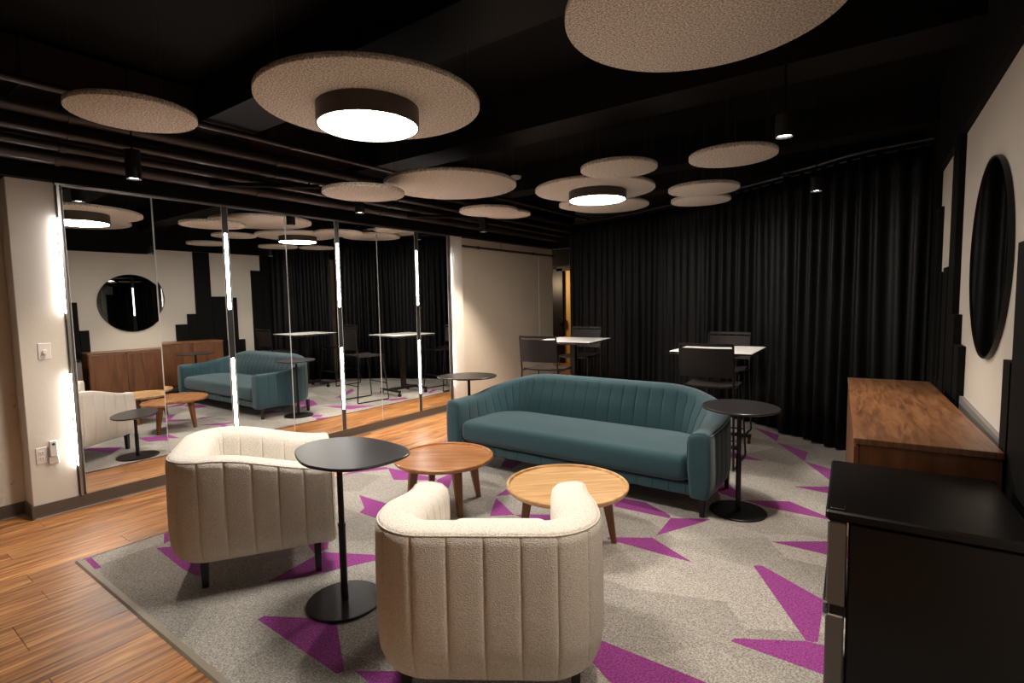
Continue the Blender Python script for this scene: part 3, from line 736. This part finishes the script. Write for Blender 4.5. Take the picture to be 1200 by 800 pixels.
# ------------------------------------------------------------------ bar stools
def stool_parts(t):
    # front is +y
    w_ = 0.225
    # seat shell
    rings = []
    for k in range(9):
        u = k / 8; y = 0.24 - 0.46 * u
        z = 0.715 - 0.02 * math.sin(PI * u) - (0.018 if k == 0 else 0)
        ww = w_ * (0.90 + 0.10 * math.sin(PI * min(1, u * 1.2 + 0.1)))
        rings.append([(ww * q, y, z + 0.012 * abs(q) ** 3) for q in (-1, -.6, -.2, .2, .6, 1)] + [(ww * q, y, z - 0.016 + 0.012 * abs(q) ** 3) for q in (1, .6, .2, -.2, -.6, -1)])
    MB().loft(rings, cap=True, smooth=True).build('seat', M_stool, t, auto=50)
    # backrest panel, curved, with a slot under the top rail
    def panel(z0, z1, th, nz=5):
        R = []
        for k in range(nz):
            z = z0 + (z1 - z0) * k / (nz - 1); lean = 0.10 * (z - 0.75)
            fr = [(w_ * q, -0.225 - lean - 0.035 * (1 - q * q), z) for q in (-1, -.7, -.35, 0, .35, .7, 1)]
            bk = [(x, y - th, z) for x, y, z in reversed(fr)]
            R.append(fr + bk)
        return MB().loft(R, cap=True, smooth=True)
    panel(0.80, 1.055, 0.010).build('backrest', M_stool, t, auto=50)
    panel(1.072, 1.098, 0.014, 3).build('top_rail', M_stool, t, auto=50)
    r = 0.0085
    for sx in (-1, 1):
        x = sx * w_
        # back upright continues into rear leg; floor runner joins front leg
        MB().tube([(x, -0.262, 1.09), (x, -0.232, 0.80), (x, -0.215, 0.70), (x * 1.08, -0.27, 0.03), (x * 1.08, -0.265, 0.012), (x * 1.08, -0.25, r)], 0.0095, 8).build('rear_leg', M_blackmetal, t)
        MB().tube([(x * 0.95, 0.20, 0.69), (x * 1.08, 0.27, 0.03), (x * 1.08, 0.265, 0.012), (x * 1.08, 0.25, r)], r, 8).build('front_leg', M_blackmetal, t)
        MB().tube([(x * 1.08, -0.25, r), (x * 1.08, 0.25, r)], r, 8).build('floor_runner', M_blackmetal, t)
        MB().tube([(x, -0.21, 0.695), (x * 0.95, 0.20, 0.69)], r, 8).build('seat_rail', M_blackmetal, t)
    MB().tube([(-w_ * 1.04, 0.248, 0.26), (w_ * 1.04, 0.248, 0.26)], r, 8).build('foot_rail', M_blackmetal, t)
    MB().tube([(-w_ * 1.04, -0.248, 0.26), (w_ * 1.04, -0.248, 0.26)], r * 0.8, 8).build('back_rail', M_blackmetal, t)
stool0 = empty('bar_stool', (0, 0, 0)); stool_parts(stool0)
spots = [((-3.26, 5.19, 0.0072), math.radians(7), 'dark bar stool nearest the mirrors, at the left white table'),
         ((-3.62, 6.62, 0.009), math.radians(184), 'dark bar stool on the far side of the left white table, against the curtain'),
         ((-1.32, 4.93, 0.0072), math.radians(2), 'dark bar stool on the sofa side of the right white table, back towards us'),
         ((-1.50, 6.02, 0.0072), math.radians(180), 'dark bar stool on the curtain side of the right white table')]
for i, (loc, rz, lab) in enumerate(spots):
    o = stool0 if i == 0 else copy_tree(stool0)
    o.location = loc; o.rotation_euler = (0, 0, rz); tag(o, lab, 'stool', 'bar stools at the white tables')

# ------------------------------------------------------------------ sideboard and refrigerator
def local_frame(name, x, y, ang): return empty(name, (x, y, 0.0072), ang)
t = local_frame('sideboard', -0.118, 2.60, math.radians(4.0))
Ls, Ds, Hs = 1.92, 0.47, 0.894
MB().box(0.022, Ds, 0.0, Ls, 0.17, Hs - 0.026).build('carcass', M_walnutside, t)
MB().box(0.0, Ds + 0.004, -0.004, Ls + 0.004, Hs - 0.026, Hs, 0.002).build('top_board', M_walnut, t)
for k in range(4):
    y0 = 0.006 + k * (Ls - 0.012) / 4 + (0.006 if k == 2 else 0); y1 = 0.006 + (k + 1) * (Ls - 0.012) / 4 - 0.004 - (0.006 if k == 1 else 0)
    d_ = MB().box(0.002, 0.021, y0, y1, 0.178, Hs - 0.038, 0.0015).build('door', M_walnutside, t)
    MB().box(0.006, 0.020, y0 + 0.02, y1 - 0.02, Hs - 0.037, Hs - 0.034).build('finger_pull', M_alu, d_)
for y in (0.12, 0.95, 1.80):
    for x in (0.07, 0.41): MB().box(x - 0.018, x + 0.018, y - 0.018, y + 0.018, 0.0, 0.17, 0.002).build('leg', M_blackmetal, t)
MB().box(0.06, 0.42, 0.1, 1.82, 0.15, 0.17).build('base_frame', M_blackmetal, t)
tag(t, 'long walnut sideboard with four doors against the right wall', 'sideboard')

t = local_frame('refrigerator', -0.152, 1.905, math.radians(3.0))
Wf = 0.60; Hf = 0.80
MB().box(0.062, 0.50, 0.0, Wf, 0.02, Hf - 0.02, 0.006).build('cabinet', M_fridge, t)
MB().box(-0.003, 0.505, -0.004, Wf + 0.004, Hf - 0.02, Hf + 0.012, 0.006).build('top_cover', M_fridge, t)
for nm, z0, z1 in (('freezer_door', 0.50, Hf - 0.022), ('fridge_door', 0.03, 0.468)):
    d_ = MB().box(0.004, 0.056, 0.0, Wf, z0, z1, 0.004).build(nm, M_silver, t)
    MB().box(-0.004, 0.012, 0.0, Wf, z0 if z0 > 0.4 else z1 - 0.012, z0 + 0.012 if z0 > 0.4 else z1, 0.002).build('pull_edge', M_chrome, d_)
MB().box(0.015, 0.060, 0.004, Wf - 0.004, 0.466, 0.502).build('handle_recess', M_fridge, t)
MB().box(0.01, 0.05, 0.01, 0.05, Hf + 0.010, Hf + 0.018, 0.002).build('hinge_cover', M_fridge, t)
for x in (0.08, 0.45):
    for y in (0.04, Wf - 0.04): MB().cyl((x, y, 0), (x, y, 0.024), 0.015, n=10).build('foot', M_fridge, t)
tag(t, 'small black two-door refrigerator with silver doors at the right edge', 'refrigerator')

# ------------------------------------------------------------------ curtains
def bez(pts, m=40):
    P_ = [Vector(p) for p in pts]; out = []
    for i in range(len(P_) - 1):
        p0 = P_[max(i - 1, 0)]; p1 = P_[i]; p2 = P_[i + 1]; p3 = P_[min(i + 2, len(P_) - 1)]
        for j in range(m):
            u = j / m
            out.append(0.5 * ((2 * p1) + (p2 - p0) * u + (2 * p0 - 5 * p1 + 4 * p2 - p3) * u * u + (3 * p1 - p0 - 3 * p2 + p3) * u ** 3))
    out.append(P_[-1]); return out
def curtain(path, label, seed, zt=2.745, wave=0.135, amp=0.036):
    rnd = random.Random(seed)
    pts = bez(path)
    cum = [0]
    for a, b in zip(pts, pts[1:]): cum.append(cum[-1] + (b - a).length)
    L = cum[-1]; n = int(L / 0.0095); rows = [0.0, 0.06, 0.15, 0.3, 0.45, 0.6, 0.75, 0.88, 1.0]
    ph = [0.0]; k = 0
    offs = [rnd.uniform(0, 6.28) for _ in range(4)]
    V = []
    for r in rows:
        row = []
        for i in range(n + 1):
            s = L * i / n
            while k < len(cum) - 2 and cum[k + 1] < s: k += 1
            while k > 0 and cum[k] > s: k -= 1
            u = (s - cum[k]) / max(1e-9, cum[k + 1] - cum[k]); p = pts[k].lerp(pts[k + 1], u)
            a_ = pts[max(k - 2, 0)]; b_ = pts[min(k + 3, len(pts) - 1)]
            d = (b_ - a_).normalized(); nrm = Vector((d.y, -d.x))
            warp = 1.3 * math.sin(s * 2.3 + offs[0]) + 0.9 * math.sin(s * 5.1 + offs[1] + r * 0.8) + 0.5 * math.sin(s * 11.7 + offs[3] + r * 1.5)
            f = math.sin(2 * PI * s / wave + warp)
            f = math.copysign(abs(f) ** 0.75, f)
            A = amp * (0.75 + 0.35 * math.sin(s * 3.7 + offs[2])) * (0.75 + 0.45 * r)
            q = p + nrm * (f * A + 0.012 * r * math.sin(s * 9 + offs[3])) + d * (0.012 * r * math.sin(2 * PI * s / wave * 0.5))
            z = zt * (1 - r) + 0.012 * r + (0.006 * (1 + f) if r == 1.0 else 0)
            row.append((q.x, q.y, z))
        V.append(row)
    mb = MB(); mb.loft(V[::-1], cap=False, closed=False, smooth=True)
    t = empty('curtain', (pts[0].x, pts[0].y, 0.0))
    o = mb.build('drape', M_curtain, t, auto=80); o.matrix_parent_inverse = Matrix.Translation(-Vector(t.location))
    so = o.modifiers.new('thickness', 'SOLIDIFY'); so.thickness = 0.003
    hd = [(p.x, p.y, zt) for p in pts[::6]]
    q = MB().tube(hd, 0.012, 6).build('heading_tape', M_curtain, t); q.matrix_parent_inverse = Matrix.Translation(-Vector(t.location))
    tag(t, label, 'curtain', 'black curtains across the far end')
    return pts
pa = curtain([(-4.50, 7.93), (-3.9, 7.82), (-3.0, 7.50), (-2.3, 7.16), (-1.7, 6.86), (-1.25, 6.58), (-0.93, 6.38)], 'wide black pleated curtain behind both bar tables', 3)
pb = curtain([(-0.98, 6.26), (-0.74, 6.16), (-0.37, 5.88), (-0.08, 5.77), (0.235, 5.70)], 'narrower black pleated curtain ending above the sideboard', 11)
t = empty('curtain_track', (0, 0, 0))
MB().tube([(p.x, p.y, 2.79) for p in pa[::8]] + [(p.x, p.y, 2.79) for p in pb[::8]], 0.018, 8).build('rail', M_blackmetal, t)
for p in pa[10::40] + pb[10::50]: MB().cyl((p.x, p.y, 2.79), (p.x, p.y, CEIL), 0.006, n=8).build('hanger_rod', M_black, t)
tag(t, 'dark metal curtain track hung above the black curtains', 'curtain track')

# ------------------------------------------------------------------ ceiling discs, drum lamps, downlights
def disc(cx, cy, z, r, label, nc=3, ph=0.5):
    t = empty('ceiling_disc', (cx, cy, z))
    n = 96; th = 0.030
    MB().lathe([(r - 0.003, 0.0), (r, 0.003), (r, th - 0.003), (r - 0.003, th)], n).build('felt_panel', M_felt, t, auto=50)
    for k in range(nc):
        a = ph + 2 * PI * k / nc; q = r - 0.05
        x, y = q * math.cos(a), q * math.sin(a)
        MB().cyl((x, y, th), (x, y, CEIL - z), 0.0011, n=5).build('suspension_cable', M_cable, t)
        MB().cyl((x, y, th), (x, y, th + 0.018), 0.007, 0.004, n=10).build('cable_clip', M_chrome, t)
        ex, ey = (r + 0.0008) * math.cos(a), (r + 0.0008) * math.sin(a)
        tx, ty = -math.sin(a) * 0.004, math.cos(a) * 0.004
    return tag(t, label, 'acoustic disc', 'beige discs hung under the black ceiling')
def S(c, s): return (c[0] * s, c[1] * s, 1.5 + s, c[2] * s)
discs = [((-2.19, 1.83, .551), 1.10, 'large beige disc with the nearer drum lamp below it', 0.5),
         ((-0.58, 1.97, .480), 1.25, 'largest-looking beige disc cut off by the top of the picture', 0.9),
         ((-3.25, 1.14, .289), 1.04, 'beige disc at far left, above the first mirror', 0.2),
         ((-3.97, 3.19, .366), 0.91, 'small beige disc over a black downlight, left of a wide one', 1.0),
         ((-3.15, 3.47, .570), 1.05, 'wide beige disc without lamp in the middle of the room', 0.1),
         ((-3.72, 4.72, .330), 0.97, 'small beige disc over the farthest left downlight, in front of its neighbour', 0.7),
         ((-3.68, 5.02, .270), 1.06, 'small beige disc half hidden behind another near the mirrors', 1.3),
         ((-1.76, 3.87, .293), 1.04, 'small beige disc topmost of the cluster around the farther drum lamp', 0.3),
         ((-2.27, 4.46, .545), 1.05, 'large beige disc with the farther drum lamp below it', 0.8),
         ((-2.60, 5.13, .385), 1.17, 'small beige disc peeping out lower left behind the farther lamp', 0.4),
         ((-2.527, 5.30, .425), 1.10, 'small beige disc low under the right side of the farther lamp', 1.1),
         ((-0.97, 4.07, .298), 0.99, 'small beige disc alone at right near a downlight', 0.6),
         ((-1.47, 5.11, .317), 0.97, 'upper of two stacked small discs right of the farther lamp', 0.2),
         ((-1.66, 5.67, .295), 0.98, 'lower of two stacked small discs right of the farther lamp', 0.9)]
for c, s_, lab, ph in discs:
    x, y, z, r = S(c, s_); disc(x, y, z, r, lab, 3, ph)
def drum(cx, cy, z, r, h, label):
    t = empty('drum_lamp', (cx, cy, z))
    MB().lathe([(r, 0.004), (r, h), (r - 0.006, h), (0.02, h - 0.002)][:3] + [(0.01, h)], 72).build('housing', M_bronze, t, auto=40) if False else None
    mb = MB()
    n = 72
    def rg(rr, zz): return [(rr * math.cos(2 * PI * k / n), rr * math.sin(2 * PI * k / n), zz) for k in range(n)]
    mb.loft([rg(r - 0.010, 0.004), rg(r - 0.010, 0.0), rg(r, 0.0), rg(r, h), rg(0.01, h)], cap=False, smooth=True)
    mb.build('housing', M_bronze, t, auto=40)
    MB().loft([rg(0.002, 0.004), rg(r - 0.012, 0.004), rg(r - 0.012, 0.012)], cap=True).build('diffuser', E_drum, t)
    return tag(t, label, 'ceiling lamp', 'round drum lamps')
x, y, z, r = S((-2.45, 2.02, .284), 0.995); drum(x, y, z, r, 2.6 - z - 0.001, 'bright round drum lamp nearest to the viewer')
x, y, z, r = S((-2.46, 4.90, .288), 0.965); drum(x, y, z, r, 2.55 - z - 0.001, 'bright round drum lamp farther away amid small discs')
def spot(x, y, z, label, L=0.20, power=SPOT, r=0.047):
    t = empty('downlight', (x, y, z))
    n = 32
    def rg(rr, zz): return [(rr * math.cos(2 * PI * k / n), rr * math.sin(2 * PI * k / n), zz) for k in range(n)]
    MB().loft([rg(r - 0.006, 0.012), rg(r - 0.004, 0.0), rg(r, 0.0), rg(r, L), rg(0.004, L)], cap=False, smooth=True).build('cylinder_housing', M_blackmetal, t, auto=40)
    MB().loft([rg(0.001, 0.012), rg(r - 0.006, 0.012)], cap=False).build('lens', E_spot, t)
    MB().cyl((0, 0, L), (0, 0, CEIL - z), 0.006, n=8).build('stem', M_black, t)
    ld = bpy.data.lights.new('downlight_beam', 'SPOT'); ld.energy = power; ld.color = WARM; ld.spot_size = math.radians(88); ld.spot_blend = 0.7; ld.shadow_soft_size = 0.035
    lo = bpy.data.objects.new('downlight_beam', ld); lo.location = (0, 0, -0.004); lo.parent = t; COL.objects.link(lo)
    return tag(t, label, 'downlight', 'black cylinder downlights')
spot(-4.35, 1.50, 2.40, 'black cylinder downlight in front of the first mirror, left of the picture')
spot(-4.33, 3.42, 2.40, 'black cylinder downlight below the small disc, middle of the mirror row', power=120)
spot(-4.34, 5.38, 2.40, 'black cylinder downlight nearest the lit pilaster', power=210)
spot(-0.53, 3.39, 2.40, 'black downlight right of the lone small disc', L=0.12, power=80)
spot(-0.57, 5.30, 2.40, 'black downlight against the curtain, farthest right', L=0.12, power=25)
spot(-0.55, 1.48, 2.40, 'black downlight above the refrigerator, out of the picture', L=0.12, power=70)
spot(-0.57, -0.45, 2.40, 'black downlight behind the viewer at the right', L=0.12, power=30)
spot(-4.35, -0.45, 2.40, 'black cylinder downlight behind the viewer at the left', power=22)
t = empty('smoke_detector', (-3.80, 5.37, 2.99))
MB().lathe([(0.045, 0.0), (0.062, 0.012), (0.066, 0.03), (0.066, 0.036)], 40).build('detector_body', M_cover, t)
MB().cyl((0, 0, 0.036), (0, 0, CEIL - 2.99), 0.01, n=8).build('conduit_drop', M_black, t)
tag(t, 'small white smoke detector beside the wide middle disc', 'smoke detector')

# light in the far passage
ld = bpy.data.lights.new('passage_light', 'POINT'); ld.energy = 35; ld.color = (1.0, 0.72, 0.42); ld.shadow_soft_size = 0.15
lo = bpy.data.objects.new('passage_light', ld); lo.location = (-6.9, 10.0, 1.9); COL.objects.link(lo)
